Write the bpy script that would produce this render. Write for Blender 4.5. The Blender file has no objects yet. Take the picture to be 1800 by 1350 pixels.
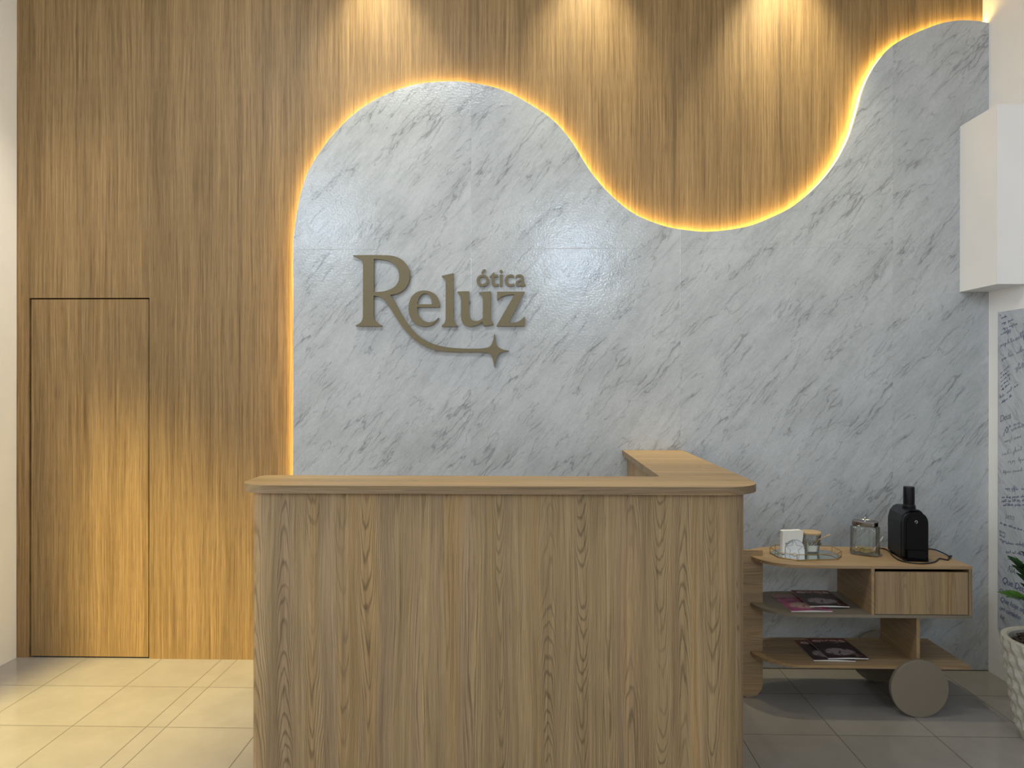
import bpy, bmesh, math, random
from mathutils import Vector, Matrix, geometry
random.seed(7)
S = bpy.context.scene
COL = S.collection
PI = math.pi

# ------------------------------------------------------------------ camera, world, exposure, lights
yaw, pitch, roll = .02351, .00008, .000806
fw = Vector((-math.sin(yaw)*math.cos(pitch), math.cos(yaw)*math.cos(pitch), math.sin(pitch)))
rt = Vector((math.cos(yaw), math.sin(yaw), 0)); up = rt.cross(fw)
rt, up = math.cos(roll)*rt + math.sin(roll)*up, -math.sin(roll)*rt + math.cos(roll)*up
cam = bpy.data.cameras.new('camera'); co = bpy.data.objects.new('camera', cam); COL.objects.link(co)
M = Matrix((rt, up, -fw)).transposed().to_4x4(); M.translation = (0, 0, 1.6); co.matrix_world = M
cam.sensor_width = 36; cam.lens = 1263.2/1800*36; cam.clip_start = .05; S.camera = co

vs = S.view_settings
S.display_settings.display_device = 'sRGB'
vs.view_transform = 'Standard'; vs.look = 'None'; vs.gamma = 1; vs.use_curve_mapping = False; vs.exposure = 0

W = bpy.data.worlds.new('world'); S.world = W; W.use_nodes = True
W.node_tree.nodes['Background'].inputs[0].default_value = (1, .99, .97, 1)
W.node_tree.nodes['Background'].inputs[1].default_value = .64

def lamp(name, kind, loc, target, energy, color, **kw):
    l = bpy.data.lights.new(name, kind); l.energy = energy; l.color = color
    for k, v in kw.items(): setattr(l, k, v)
    o = bpy.data.objects.new(name, l); COL.objects.link(o); o.location = loc
    o.rotation_euler = (Vector(target)-Vector(loc)).to_track_quat('-Z', 'Y').to_euler()
    return o
WARM = (1, .80, .50); COOL = (.82, .91, 1)
# wall washers above the oak wall
for x, e in ((-.88, 112), (.33, 108), (1.44, 180)):
    lamp('wall_washer_light', 'SPOT', (x, 3.82, 4.33), (x, 4.10, 3.2), e, (1, .90, .62), spot_size=math.radians(58), spot_blend=1, shadow_soft_size=.04)
# warm spot in the open area past the end of the left wall
lamp('door_downlight', 'SPOT', (-3.2, .9, 4.2), (-2.6, 3.45, 0), 2300, (1, .79, .29), spot_size=math.radians(43), spot_blend=1, shadow_soft_size=.13)
# ceiling panels
lamp('ceiling_panel_light', 'AREA', (-1.3, 2.0, 4.38), (-1.25, 2.2, 0), 50, (.92, .96, 1), shape='RECTANGLE', size=2.0, size_y=.4)
# added fill at the open left side, brightens right wall and counter end
lamp('side_fill_light', 'AREA', (-4.6, .2, 2.3), (2.5, 3.4, 1.9), 58, (1, .98, .95), shape='RECTANGLE', size=2.0, size_y=2.0)
# added spot fill to brighten the left wall, no known fixture
lamp('left_wall_fill', 'SPOT', (-1.9, 3.3, 4.3), (-3.0, 3.85, 1.7), 120, (1, .90, .74), spot_size=math.radians(48), spot_blend=1, shadow_soft_size=.05)
# bright shopfront panes behind the camera that mirror in the glossy marble print
lamp('shopfront_light', 'AREA', (.75, -4.0, 3.7), (.3, 4, 2.4), 60, (.60, .78, 1), shape='RECTANGLE', size=.5, size_y=.95)
lamp('shopfront_light', 'AREA', (-3.25, -3.0, 4.05), (-1.1, 4, 2.6), 34, (.60, .78, 1), shape='RECTANGLE', size=.5, size_y=.9)

# ------------------------------------------------------------------ node helpers
class NT:
    def __init__(s, name):
        s.m = bpy.data.materials.new(name); s.m.use_nodes = True; s.t = s.m.node_tree; s.n = s.t.nodes
        s.b = s.n['Principled BSDF']
    def new(s, ty, **kw):
        x = s.n.new(ty)
        for k, v in kw.items(): setattr(x, k, v)
        return x
    def link(s, a, b): s.t.links.new(a, b)
    def put(s, sock, v):
        if hasattr(v, 'is_output') or isinstance(v, bpy.types.NodeSocket): s.link(v, sock)
        else: sock.default_value = v
    def math(s, op, a, b=0, c=0, clamp=False):
        x = s.new('ShaderNodeMath', operation=op, use_clamp=clamp)
        s.put(x.inputs[0], a); s.put(x.inputs[1], b); s.put(x.inputs[2], c); return x.outputs[0]
    def xyz(s):
        tc = s.new('ShaderNodeTexCoord'); sp = s.new('ShaderNodeSeparateXYZ'); s.link(tc.outputs['Object'], sp.inputs[0])
        return sp.outputs
    def vec(s, x, y, z=0.0):
        c = s.new('ShaderNodeCombineXYZ'); s.put(c.inputs[0], x); s.put(c.inputs[1], y); s.put(c.inputs[2], z); return c.outputs[0]
    def noise(s, v, scale=1, detail=2, rough=.5, dist=0):
        x = s.new('ShaderNodeTexNoise'); s.link(v, x.inputs['Vector']); x.inputs['Scale'].default_value = scale
        x.inputs['Detail'].default_value = detail; x.inputs['Roughness'].default_value = rough; x.inputs['Distortion'].default_value = dist
        return x.outputs['Fac']
    def rand(s, v):
        x = s.new('ShaderNodeTexWhiteNoise', noise_dimensions='1D'); s.put(x.inputs['W'], v); return x.outputs['Value']
    def ramp(s, f, stops):
        x = s.new('ShaderNodeMapRange', clamp=True); s.put(x.inputs[0], f)
        x.inputs[1].default_value = stops[0]; x.inputs[2].default_value = stops[1]
        x.inputs[3].default_value = stops[2]; x.inputs[4].default_value = stops[3]; return x.outputs[0]
    def mix(s, f, a, b):
        x = s.new('ShaderNodeMix', data_type='RGBA'); s.put(x.inputs[0], f)
        for i, v in ((6, a), (7, b)):
            if isinstance(v, (tuple, list)): x.inputs[i].default_value = (*v[:3], 1)
            else: s.link(v, x.inputs[i])
        return x.outputs[2]
    def mul(s, c, f):
        x = s.new('ShaderNodeMix', data_type='RGBA', blend_type='MULTIPLY'); x.inputs[0].default_value = 1
        s.link(c, x.inputs[6]); g = s.vec(f, f, f); s.link(g, x.inputs[7]); return x.outputs[2]
    def bump(s, h, dist, strength=1):
        x = s.new('ShaderNodeBump'); s.link(h, x.inputs['Height']); x.inputs['Distance'].default_value = dist
        x.inputs['Strength'].default_value = strength; s.link(x.outputs[0], s.b.inputs['Normal'])
    def base(s, c, rough=.5, spec=.5, metal=0):
        if isinstance(c, (tuple, list)): s.b.inputs['Base Color'].default_value = (*c[:3], 1)
        else: s.link(c, s.b.inputs['Base Color'])
        s.put(s.b.inputs['Roughness'], rough); s.b.inputs['Specular IOR Level'].default_value = spec; s.b.inputs['Metallic'].default_value = metal
        return s.m

def srgb(r, g, b):
    return tuple(((c/255/12.92) if c/255 <= .04045 else ((c/255+.055)/1.055)**2.4) for c in (r, g, b))

def plain(name, c, rough=.5, metal=0, spec=.5, var=.06, scale=30, bump=0):
    n = NT(name); tc = n.new('ShaderNodeTexCoord'); f = n.noise(tc.outputs['Object'], scale, 3)
    g = n.ramp(f, (.3, .7, 1-var, 1+var)); x = n.mul(n.mix(0.0, c, c), g)
    if bump: n.bump(f, bump)
    return n.base(x, rough, spec, metal)

def oak_mat(name):
    """fine straight vertical oak grain"""
    n = NT(name); X, Y, Z = n.xyz()
    warp = n.math('MULTIPLY', n.noise(n.vec(n.math('MULTIPLY', X, 5), n.math('MULTIPLY', Z, 1.2)), 1, 2), .03)
    x = n.math('ADD', X, warp)
    fine = n.noise(n.vec(n.math('MULTIPLY', x, 230), n.math('MULTIPLY', Z, 2.4)), 1, 3, .6)
    mid = n.noise(n.vec(n.math('MULTIPLY', x, 75), n.math('MULTIPLY', Z, 1.2)), 1, 3, .6)
    pore = n.noise(n.vec(n.math('MULTIPLY', x, 420), n.math('MULTIPLY', Z, 10)), 1, 2, .5)
    broad = n.noise(n.vec(n.math('MULTIPLY', x, 9), n.math('MULTIPLY', Z, .18)), 1, 2, .5)
    f = n.math('ADD', n.math('MULTIPLY', fine, .55), n.math('MULTIPLY', mid, .45))
    c = n.mix(n.ramp(f, (.36, .62, 0, 1)), (.168, .098, .036), (.365, .237, .104))
    c = n.mul(c, n.ramp(broad, (.3, .7, .84, 1.14)))
    c = n.mul(c, n.ramp(pore, (.36, .5, .80, 1)))
    dark = n.noise(n.vec(n.math('MULTIPLY', x, 22), n.math('MULTIPLY', Z, .12)), 1, 1)
    c = n.mul(c, n.ramp(dark, (.64, .70, 1, .80)))
    n.bump(f, .0006, .5)
    return n.base(c, .48, .35)

def ash_mat(name, along='Z', plank=.098, dark=(.195, .132, .062), light=(.47, .330, .165), off=0.0, tone=1.0, ringk=.60):
    """ash laminate with cathedral figure; along = grain axis"""
    n = NT(name); X, Y, Z = n.xyz()
    if along == 'Z': a = Z; u = n.math('ADD', X, n.math('MULTIPLY', Y, .9))
    elif along == 'X': a = X; u = n.math('ADD', Y, Z)
    else: a = Y; u = n.math('ADD', X, Z)
    u = n.math('ADD', u, off)
    wv = n.vec(n.math('MULTIPLY', u, 7), n.math('MULTIPLY', a, .8), off)
    u = n.math('ADD', u, n.math('MULTIPLY', n.noise(wv, 1, 2), .075))
    cell = n.math('FLOOR', n.math('DIVIDE', u, plank))
    loc = n.math('SUBTRACT', n.math('FRACT', n.math('DIVIDE', u, plank)), .5)
    r1 = n.rand(cell); r2 = n.rand(n.math('ADD', cell, 31.7)); r3 = n.rand(n.math('ADD', cell, 77.3))
    aa = n.math('ADD', a, n.math('MULTIPLY', r2, 7))
    aa = n.math('ADD', aa, n.math('MULTIPLY', n.noise(n.vec(n.math('MULTIPLY', aa, 2.2), n.math('MULTIPLY', cell, 3.3)), 1, 2), .55))
    sgn = n.math('SUBTRACT', n.math('MULTIPLY', n.math('GREATER_THAN', r3, .5), 2), 1)
    # parabolic contours: long nested arches
    k = n.ramp(r1, (.30, .75, .8, 8.5))
    locs = n.math('ADD', loc, n.math('MULTIPLY', n.math('SUBTRACT', r3, .5), .3))
    par = n.math('MULTIPLY', n.math('MULTIPLY', locs, locs), n.ramp(r2, (0, 1, 15, 24)))
    wob = n.math('MULTIPLY', n.noise(n.vec(n.math('MULTIPLY', u, 24), n.math('MULTIPLY', aa, 2.6)), 1, 3, .55), 1.5)
    f = n.math('ADD', n.math('ADD', n.math('MULTIPLY', n.math('MULTIPLY', aa, k), sgn), par), wob)
    ring = n.math('SINE', n.math('MULTIPLY', f, 9.5))
    ring = n.math('POWER', n.math('ADD', n.math('MULTIPLY', ring, .5), .5), 4.0)
    pt = n.noise(n.vec(n.math('MULTIPLY', u, 9), n.math('MULTIPLY', a, 1.6), 2.2), 1, 2)
    ring = n.math('MULTIPLY', ring, n.ramp(pt, (.38, .58, .25, 1)))
    fine = n.noise(n.vec(n.math('MULTIPLY', u, 330), n.math('MULTIPLY', a, 6)), 1, 3, .65)
    mid = n.noise(n.vec(n.math('MULTIPLY', u, 60), n.math('MULTIPLY', a, .8)), 1, 3, .6)
    broad = n.noise(n.vec(n.math('MULTIPLY', u, 11), n.math('MULTIPLY', a, .35)), 1, 2)
    g = n.math('ADD', n.math('MULTIPLY', fine, .5), n.math('MULTIPLY', mid, .5))
    c = n.mix(n.ramp(g, (.28, .70, 0, 1)), dark, light)
    c = n.mul(c, n.ramp(ring, (.08, .9, 1.03, ringk)))
    c = n.mul(c, n.ramp(broad, (.32, .68, .86*tone, 1.13*tone)))
    pore = n.noise(n.vec(n.math('MULTIPLY', u, 190), n.math('MULTIPLY', a, 2.2), 3.3), 1, 2)
    c = n.mul(c, n.ramp(pore, (.34, .44, .80, 1)))
    # greyer and yellower streaks
    st = n.noise(n.vec(n.math('MULTIPLY', u, 17), n.math('MULTIPLY', a, .3), 4.4), 1, 1)
    x = n.new('ShaderNodeMix', data_type='RGBA', blend_type='MULTIPLY'); n.link(n.ramp(st, (.42, .6, 0, 1)), x.inputs[0])
    n.link(c, x.inputs[6]); x.inputs[7].default_value = (.95, .94, 1.04, 1); c = x.outputs[2]
    st2 = n.noise(n.vec(n.math('MULTIPLY', u, 21), n.math('MULTIPLY', a, .35), 9.4), 1, 1)
    x = n.new('ShaderNodeMix', data_type='RGBA', blend_type='MULTIPLY'); n.link(n.ramp(st2, (.52, .68, 0, 1)), x.inputs[0])
    n.link(c, x.inputs[6]); x.inputs[7].default_value = (1.05, .98, .87, 1); c = x.outputs[2]
    n.bump(g, .0004, .4)
    return n.base(c, .46, .4)

def marble_mat(name, base=(.515, .54, .55), strip=True):
    n = NT(name); X, Y, Z = n.xyz()
    if not strip: X = Y
    P = 1.184
    s0 = n.math('DIVIDE', n.math('ADD', X, .167+P), P); cell = n.math('FLOOR', s0)
    xm = n.math('MULTIPLY', n.math('FRACT', s0), P) if strip else X
    zz = n.math('ADD', Z, n.math('MULTIPLY', cell, .23)) if strip else Z
    ang = math.radians(50); ca, sa = math.cos(ang), math.sin(ang)
    w1 = n.noise(n.vec(n.math('MULTIPLY', xm, 7), n.math('MULTIPLY', zz, 7), 9), 1, 6, .72)
    w2 = n.noise(n.vec(n.math('MULTIPLY', xm, 7), n.math('MULTIPLY', zz, 7), 23), 1, 6, .72)
    xw = n.math('ADD', xm, n.math('MULTIPLY', n.math('SUBTRACT', w1, .5), .055))
    zw = n.math('ADD', zz, n.math('MULTIPLY', n.math('SUBTRACT', w2, .5), .055))
    u = n.math('ADD', n.math('MULTIPLY', xw, ca), n.math('MULTIPLY', zw, sa))
    v = n.math('SUBTRACT', n.math('MULTIPLY', zw, ca), n.math('MULTIPLY', xw, sa))
    def vein(su, sv, off, width, m0, m1, ms, det=3):
        nn = n.noise(n.vec(n.math('MULTIPLY', u, su), n.math('MULTIPLY', v, sv), off), 1, det, .55)
        r = n.math('ABSOLUTE', n.math('SUBTRACT', nn, .5))
        line = n.ramp(r, (0, width, 1, 0))
        mk = n.noise(n.vec(n.math('MULTIPLY', u, ms), n.math('MULTIPLY', v, ms*2.2), off+5), 1, 2)
        return n.math('MULTIPLY', line, n.ramp(mk, (m0, m1, 0, 1)))
    v1 = vein(1.3, 9.5, 1.3, .013, .45, .55, 3.0)
    v2 = vein(3.0, 14, 7.7, .018, .42, .52, 4.0)
    v3 = vein(1.3, 9.5, 1.3, .085, .42, .60, 3.0)
    v4 = vein(6, 32, 3.1, .06, .42, .58, 5, 6)
    cl = n.noise(n.vec(n.math('MULTIPLY', u, 2.6), n.math('MULTIPLY', v, 7), 2), 1, 5, .62)
    gr = n.noise(n.vec(n.math('MULTIPLY', u, 34), n.math('MULTIPLY', v, 95), 2), 1, 5, .75)
    c = n.mix(n.ramp(cl, (.34, .62, 1, 0)), base, tuple(b*.86 for b in base))
    c = n.mul(c, n.ramp(gr, (.32, .68, .90, 1.05)))
    for vv, k in ((v3, .89), (v4, .89), (v2, .74), (v1, .64)):
        c = n.mul(c, n.math('SUBTRACT', 1, n.math('MULTIPLY', vv, 1-k)))
    wr = n.noise(n.vec(n.math('MULTIPLY', X, 85), n.math('MULTIPLY', Z, 85)), 1, 3, .55)
    wr2 = n.noise(n.vec(n.math('MULTIPLY', X, 9), n.math('MULTIPLY', Z, 9)), 1, 2, .6)
    h = n.math('ADD', wr, n.math('MULTIPLY', wr2, 1.5))
    if strip:
        fx = n.math('FRACT', s0)
        dx = n.math('MINIMUM', fx, n.math('SUBTRACT', 1, fx)); sx = n.ramp(dx, (0, .0022, 1, 0))
        dz = n.math('ABSOLUTE', n.math('SUBTRACT', Z, 2.368)); sz = n.ramp(dz, (0, .0025, 1, 0))
        sm = n.math('MAXIMUM', sx, sz)
        c = n.mul(c, n.math('SUBTRACT', 1, n.math('MULTIPLY', sm, .05)))
        h = n.math('ADD', h, n.math('MULTIPLY', sm, .3))
    n.bump(h, .0011, .7)
    return n.base(c, .13 if strip else .3, .5)

def tile_mat(name):
    n = NT(name); X, Y, Z = n.xyz()
    def near(v, o, p, w):
        f = n.math('FRACT', n.math('ADD', n.math('DIVIDE', n.math('SUBTRACT', v, o), p), 50))
        d = n.math('MINIMUM', f, n.math('SUBTRACT', 1, f)); return n.math('LESS_THAN', n.math('MULTIPLY', d, p), w)
    g = n.math('MAXIMUM', near(X, -1.2475, .4425, .0019), near(Y, 3.75, .44, .0019))
    g = n.math('MAXIMUM', g, n.math('LESS_THAN', n.math('ABSOLUTE', n.math('ADD', X, 1.783)), .0019))
    cx = n.math('FLOOR', n.math('DIVIDE', n.math('ADD', X, 1.2475), .4425)); cy = n.math('FLOOR', n.math('DIVIDE', n.math('SUBTRACT', Y, 3.75), .44))
    r = n.rand(n.math('ADD', cx, n.math('MULTIPLY', cy, 17.3)))
    nz = n.noise(n.vec(X, Y), 5, 4, .6)
    c = n.mul(n.mix(n.ramp(nz, (.3, .7, 0, 1)), (.275, .255, .232), (.31, .29, .265)), n.ramp(r, (0, 1, .96, 1.04)))
    c = n.mix(g, c, (.09, .08, .07))
    n.bump(n.math('SUBTRACT', 1, g), .001, .6)
    return n.base(c, n.ramp(g, (0, 1, .13, .7)), .5)

OAK = oak_mat('oak_veneer')
ASH = ash_mat('ash_laminate_vertical')
ASHH = ash_mat('ash_laminate_horizontal', 'X', .13, (.34, .215, .085), (.62, .42, .18), .37, 1.0, .80)
ASHE = ash_mat('ash_edge_shaded', 'X', .02, (.150, .103, .050), (.36, .255, .130), .7)  # darker copy of the worktop ash, edge shade put into the colour
CARTH = ash_mat('cart_ash_horizontal', 'X', .15, (.25, .160, .072), (.46, .32, .170), 1.1, 1.0, .78)
CARTV = ash_mat('cart_ash_vertical', 'Z', .12, (.25, .165, .075), (.46, .33, .175), 2.3, 1.0, .78)
CARTD = ash_mat('cart_ash_depth', 'Y', .13, (.25, .160, .072), (.46, .32, .170), 3.1, 1.0, .84)
MARBLE = marble_mat('marble_print_film')
BOARDM = marble_mat('grey_marble_laminate', (.56, .60, .64), False)
TILE = tile_mat('porcelain_floor_tiles')
WHITE = plain('white_plaster', (.86, .85, .83), .75, var=.02, scale=4, bump=.0004)
CEIL = plain('ceiling_paint', (.75, .75, .74), .8, var=.02, scale=3)
DARK = plain('dark_gap', (.006, .004, .003), .9, spec=0)
EDGE = plain('panel_edge_band', (.62, .55, .45), .5, var=.02)
BRONZE = plain('bronze_painted_acrylic', (.160, .130, .066), .42, metal=.15, var=.04, scale=80)
TAUPE = plain('taupe_laminate', (.215, .178, .128), .55, var=.02)
BLACK = plain('black_gloss_plastic', (.003, .003, .0035), .16, var=.1, spec=.16)
BLACKM = plain('black_satin_plastic', (.006, .0065, .008), .35, var=.1, spec=.25)
RUBBER = plain('black_cable', (.008, .008, .008), .5)
GOLD = plain('brass_wire', (.42, .29, .11), .32, metal=.9)
MIRROR = plain('mirror_glass', (.75, .80, .78), .04, metal=1, var=.01)
PAPER = plain('paper_white', (.78, .77, .72), .8, var=.03, scale=90)
HOLDER = plain('white_holder', (.72, .74, .76), .35, var=.01)
INK = plain('black_ink', (.02, .02, .025), .6)
BLUEINK = plain('blue_ink', (.05, .07, .19), .6)
GREYINK = plain('grey_pencil', (.16, .17, .20), .6)
LIDWOOD = ash_mat('bamboo_lid', 'X', .05, (.40, .27, .13), (.58, .42, .23), .2)
SUGAR = plain('sugar_grain', (.85, .84, .80), .9, var=.05, scale=400)
STEEL = plain('dark_chrome', (.30, .28, .27), .22, metal=1)
CHROME = plain('bright_chrome', (.75, .75, .76), .1, metal=1)
WAFER = plain('yellow_biscuit', (.62, .46, .18), .6, var=.25, scale=120)
ICON = plain('icon_white', (.75, .78, .8), .4)
STEM = plain('stem_green', (.10, .19, .045), .45, var=.15)
LEAF = plain('glossy_leaf_green', (.035, .105, .022), .25, var=.35, scale=25)
LEAFL = plain('young_leaf_green', (.10, .22, .04), .3, var=.3, scale=25)
SOIL = plain('bark_mulch', (.045, .028, .018), .9, var=.5, scale=60)
POT = plain('cream_stoneware', (.47, .45, .375), .6, var=.04, scale=60, bump=.0003)
CREAMT = plain('cream_title_print', (.62, .48, .42), .4)
def glass_mat(name, c=(1, 1, 1), rough=.03, alpha=.22):
    n = NT(name)
    for q in list(n.n):
        if q.type == 'BSDF_PRINCIPLED': n.n.remove(q)
    out = [q for q in n.n if q.type == 'OUTPUT_MATERIAL'][0]
    lw = n.new('ShaderNodeLayerWeight'); lw.inputs['Blend'].default_value = .35
    tr = n.new('ShaderNodeBsdfTransparent'); n.link(n.mix(n.ramp(lw.outputs['Facing'], (.35, .95, 0, 1)), c, tuple(k*.55 for k in c)), tr.inputs['Color'])
    gl = n.new('ShaderNodeBsdfGlossy'); gl.inputs['Roughness'].default_value = rough
    mx = n.new('ShaderNodeMixShader'); n.link(n.math('MULTIPLY', lw.outputs['Fresnel'], .7), mx.inputs[0])
    n.link(tr.outputs[0], mx.inputs[1]); n.link(gl.outputs[0], mx.inputs[2]); n.link(mx.outputs[0], out.inputs['Surface'])
    return n.m
GLASS = glass_mat('clear_glass', (.97, .98, .97))
def led_mat():
    n = NT('led_diffuser'); n.base((.9, .8, .6), .5)
    n.b.inputs['Emission Color'].default_value = (1, .70, .20, 1); n.b.inputs['Emission Strength'].default_value = 34
    return n.m
LED = led_mat()
def cover_mat(name, band, bg, blob, blob2):
    n = NT(name); X, Y, Z = n.xyz()
    a = n.noise(n.vec(n.math('MULTIPLY', X, 9), n.math('MULTIPLY', Y, 14), 1.0), 1, 3, .5, .6)
    b = n.noise(n.vec(n.math('MULTIPLY', X, 26), n.math('MULTIPLY', Y, 17), 5.0), 1, 2, .5, 1.0)
    d2 = n.math('ADD', n.math('POWER', n.math('DIVIDE', X, .085), 2), n.math('POWER', n.math('DIVIDE', n.math('ADD', Y, .055), .06), 2))
    m = n.math('MULTIPLY', n.ramp(n.math('ADD', d2, n.math('MULTIPLY', a, 1.1)), (1.1, 1.35, 1, 0)), n.ramp(b, (.36, .44, 0, 1)))
    c = n.mix(n.ramp(a, (.45, .55, 0, 1)), bg, tuple(k*.3 for k in bg))
    c = n.mix(m, c, blob)
    m2 = n.math('MULTIPLY', n.ramp(b, (.55, .6, 0, 1)), n.ramp(a, (.5, .55, 0, 1)))
    c = n.mix(m2, c, blob2)
    c = n.mix(n.ramp(Y, (.075, .085, 0, 1)), c, band)
    return n.base(c, .3, .25)
COVER = cover_mat('dark_red_cover', (.16, .012, .012), (.045, .010, .016), (.42, .33, .34), (.22, .12, .07))
COVERP = cover_mat('pink_cover', (.30, .16, .14), (.42, .06, .17), (.55, .36, .28), (.30, .05, .08))

# ------------------------------------------------------------------ mesh helpers (all shapes given in world space)
def V3(*a): return Vector(a)
def root_of(name, loc, rotz=0, label=None, cat=None, group=None):
    o = bpy.data.objects.new(name, None); COL.objects.link(o); o.location = loc; o.rotation_euler = (0, 0, rotz)
    o.empty_display_size = .05
    if label: o['label'] = label; o['category'] = cat
    if group: o['group'] = group
    return o
def rmat(r):
    if r is None: return Matrix()
    if r.type == 'EMPTY': return Matrix.Translation(r.location) @ Matrix.Rotation(r.rotation_euler.z, 4, 'Z')
    return rmat(r.parent) if r.parent else Matrix.Translation(r.location)
def build(name, bm, mat, parent=None, smooth=False, local=False, label=None, bevel=0, mod=None):
    """one mesh object; shapes in world space unless local=True (already in the thing's own frame)"""
    if bevel:
        es = [e for e in bm.edges if len(e.link_faces) == 2 and e.calc_face_angle(0) > .6]
        bmesh.ops.bevel(bm, geom=es, offset=bevel, segments=2, profile=.5, affect='EDGES')
    me = bpy.data.meshes.new(name); bm.to_mesh(me); bm.free()
    if isinstance(mat, (list, tuple)):
        for m_ in mat: me.materials.append(m_)
    else: me.materials.append(mat)
    if smooth:
        for p in me.polygons: p.use_smooth = True
        me.set_sharp_from_angle(angle=math.radians(35))
    o = bpy.data.objects.new(name, me); COL.objects.link(o)
    if parent is not None:
        if not local: me.transform(rmat(parent).inverted())
        o.parent = parent
    if label: o['label'] = label
    return o
def box(bm, x0, x1, y0, y1, z0, z1, mi=0):
    vs_ = [bm.verts.new((x, y, z)) for z in (z0, z1) for x, y in ((x0, y0), (x1, y0), (x1, y1), (x0, y1))]
    for f in ((3, 2, 1, 0), (4, 5, 6, 7), (0, 1, 5, 4), (1, 2, 6, 5), (2, 3, 7, 6), (3, 0, 4, 7)):
        bm.faces.new([vs_[i] for i in f]).material_index = mi
    return vs_
def boxes(*bs):
    bm = bmesh.new()
    for b in bs: box(bm, *b)
    return bm
def prism(pts, h0, h1, axis='Z', holes=(), mi=0, bm=None, side_mi=None):
    """extrude a 2D outline; axis Z: pts=(x,y); axis Y: pts=(x,z); axis X: pts=(y,z)"""
    bm = bm or bmesh.new()
    def P(p, h):
        return (p[0], p[1], h) if axis == 'Z' else ((p[0], h, p[1]) if axis == 'Y' else (h, p[0], p[1]))
    loops = [list(pts)]+[list(h) for h in holes]
    flat = [p for l in loops for p in l]
    tris = geometry.tessellate_polygon([[Vector((p[0], p[1], 0)) for p in l] for l in loops])
    a = [bm.verts.new(P(p, h0)) for p in flat]; b = [bm.verts.new(P(p, h1)) for p in flat]
    fs = []
    for t in tris:
        for L in (a, b):
            try: f = bm.faces.new([L[i] for i in t]); f.material_index = mi; fs.append(f)
            except ValueError: pass
    k = 0
    for l in loops:
        m = len(l)
        for i in range(m):
            j = (i+1) % m
            try: f = bm.faces.new([a[k+i], a[k+j], b[k+j], b[k+i]]); f.material_index = mi if side_mi is None else side_mi; fs.append(f)
            except ValueError: pass
        k += m
    bmesh.ops.recalc_face_normals(bm, faces=fs)
    return bm
def lathe(prof, cx, cy, seg=32, bm=None, a0=0, sx=1, sy=1):
    bm = bm or bmesh.new(); rings = []
    for r, z in prof:
        if r < 1e-6: rings.append([bm.verts.new((cx, cy, z))]); continue
        rings.append([bm.verts.new((cx+sx*r*math.cos(a0+2*PI*i/seg), cy+sy*r*math.sin(a0+2*PI*i/seg), z)) for i in range(seg)])
    for A, B in zip(rings, rings[1:]):
        for i in range(seg):
            j = (i+1) % seg
            if len(A) == 1 and len(B) == 1: continue
            if len(A) == 1: bm.faces.new((A[0], B[j], B[i]))
            elif len(B) == 1: bm.faces.new((A[i], A[j], B[0]))
            else: bm.faces.new((A[i], A[j], B[j], B[i]))
    bmesh.ops.recalc_face_normals(bm, faces=bm.faces)
    return bm
def tube(pts, rad, seg=8, bm=None, cap=True, closed=False):
    bm = bm or bmesh.new(); pts = [Vector(p) for p in pts]; n = len(pts); rings = []
    rads = rad if isinstance(rad, (list, tuple)) else [rad]*n
    ref = None
    for i, p in enumerate(pts):
        t = (pts[(i+1) % n]-pts[i-1]) if closed else (pts[min(i+1, n-1)]-pts[max(i-1, 0)])
        t.normalize()
        if ref is None: ref = t.orthogonal().normalized()
        ref = (ref - t*ref.dot(t)).normalized(); q = t.cross(ref)
        rings.append([bm.verts.new(p+(ref*math.cos(2*PI*k/seg)+q*math.sin(2*PI*k/seg))*rads[i]) for k in range(seg)])
    rr = list(zip(rings, rings[1:]))+([(rings[-1], rings[0])] if closed else [])
    for A, B in rr:
        for k in range(seg): bm.faces.new((A[k], A[(k+1) % seg], B[(k+1) % seg], B[k]))
    if cap and not closed: bm.faces.new(rings[0][::-1]); bm.faces.new(rings[-1])
    bmesh.ops.recalc_face_normals(bm, faces=bm.faces)
    return bm
def catmull(P, n=8, closed=False):
    P = [Vector(p) for p in P]; out = []; m = len(P)
    for i in range(m if closed else m-1):
        p0 = P[(i-1) % m] if closed else P[max(i-1, 0)]; p1 = P[i]; p2 = P[(i+1) % m]; p3 = P[(i+2) % m] if closed else P[min(i+2, m-1)]
        for k in range(n):
            t = k/n
            out.append(.5*((2*p1)+(p2-p0)*t+(2*p0-5*p1+4*p2-p3)*t*t+(3*p1-p0-3*p2+p3)*t**3))
    if not closed: out.append(P[-1])
    return out
def arc(cx, cy, r, a0, a1, n=10):
    return [(cx+r*math.cos(math.radians(a0+(a1-a0)*i/n)), cy+r*math.sin(math.radians(a0+(a1-a0)*i/n))) for i in range(n+1)]
def text_mesh(s, size, depth=0, offset=0, shear=0, align='LEFT', spacing=1.0):
    c = bpy.data.curves.new('tmp', 'FONT'); c.body = s; c.size = size; c.extrude = depth; c.offset = offset; c.shear = shear
    c.align_x = align; c.space_character = spacing; c.resolution_u = 3
    o = bpy.data.objects.new('tmp', c); COL.objects.link(o)
    me = o.to_mesh().copy(); w = [v.co.x for v in me.vertices]
    bpy.data.objects.remove(o); bpy.data.curves.remove(c)
    return me, (min(w), max(w))
def text_obj(name, s, M_, size, mat, parent, **kw):
    """lettering as a mesh; M_ places its local XY plane (world space)"""
    me, _ = text_mesh(s, size, **kw)
    me.transform(M_); me.transform(rmat(parent).inverted()); me.materials.clear(); me.materials.append(mat); me.name = name
    o = bpy.data.objects.new(name, me); COL.objects.link(o); o.parent = parent
    return o
def frame(origin, ex, ez):
    ex = Vector(ex).normalized(); ez = Vector(ez).normalized(); n_ = ex.cross(ez)
    m_ = Matrix((ex, ez, n_)).transposed().to_4x4(); m_.translation = Vector(origin); return m_
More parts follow.
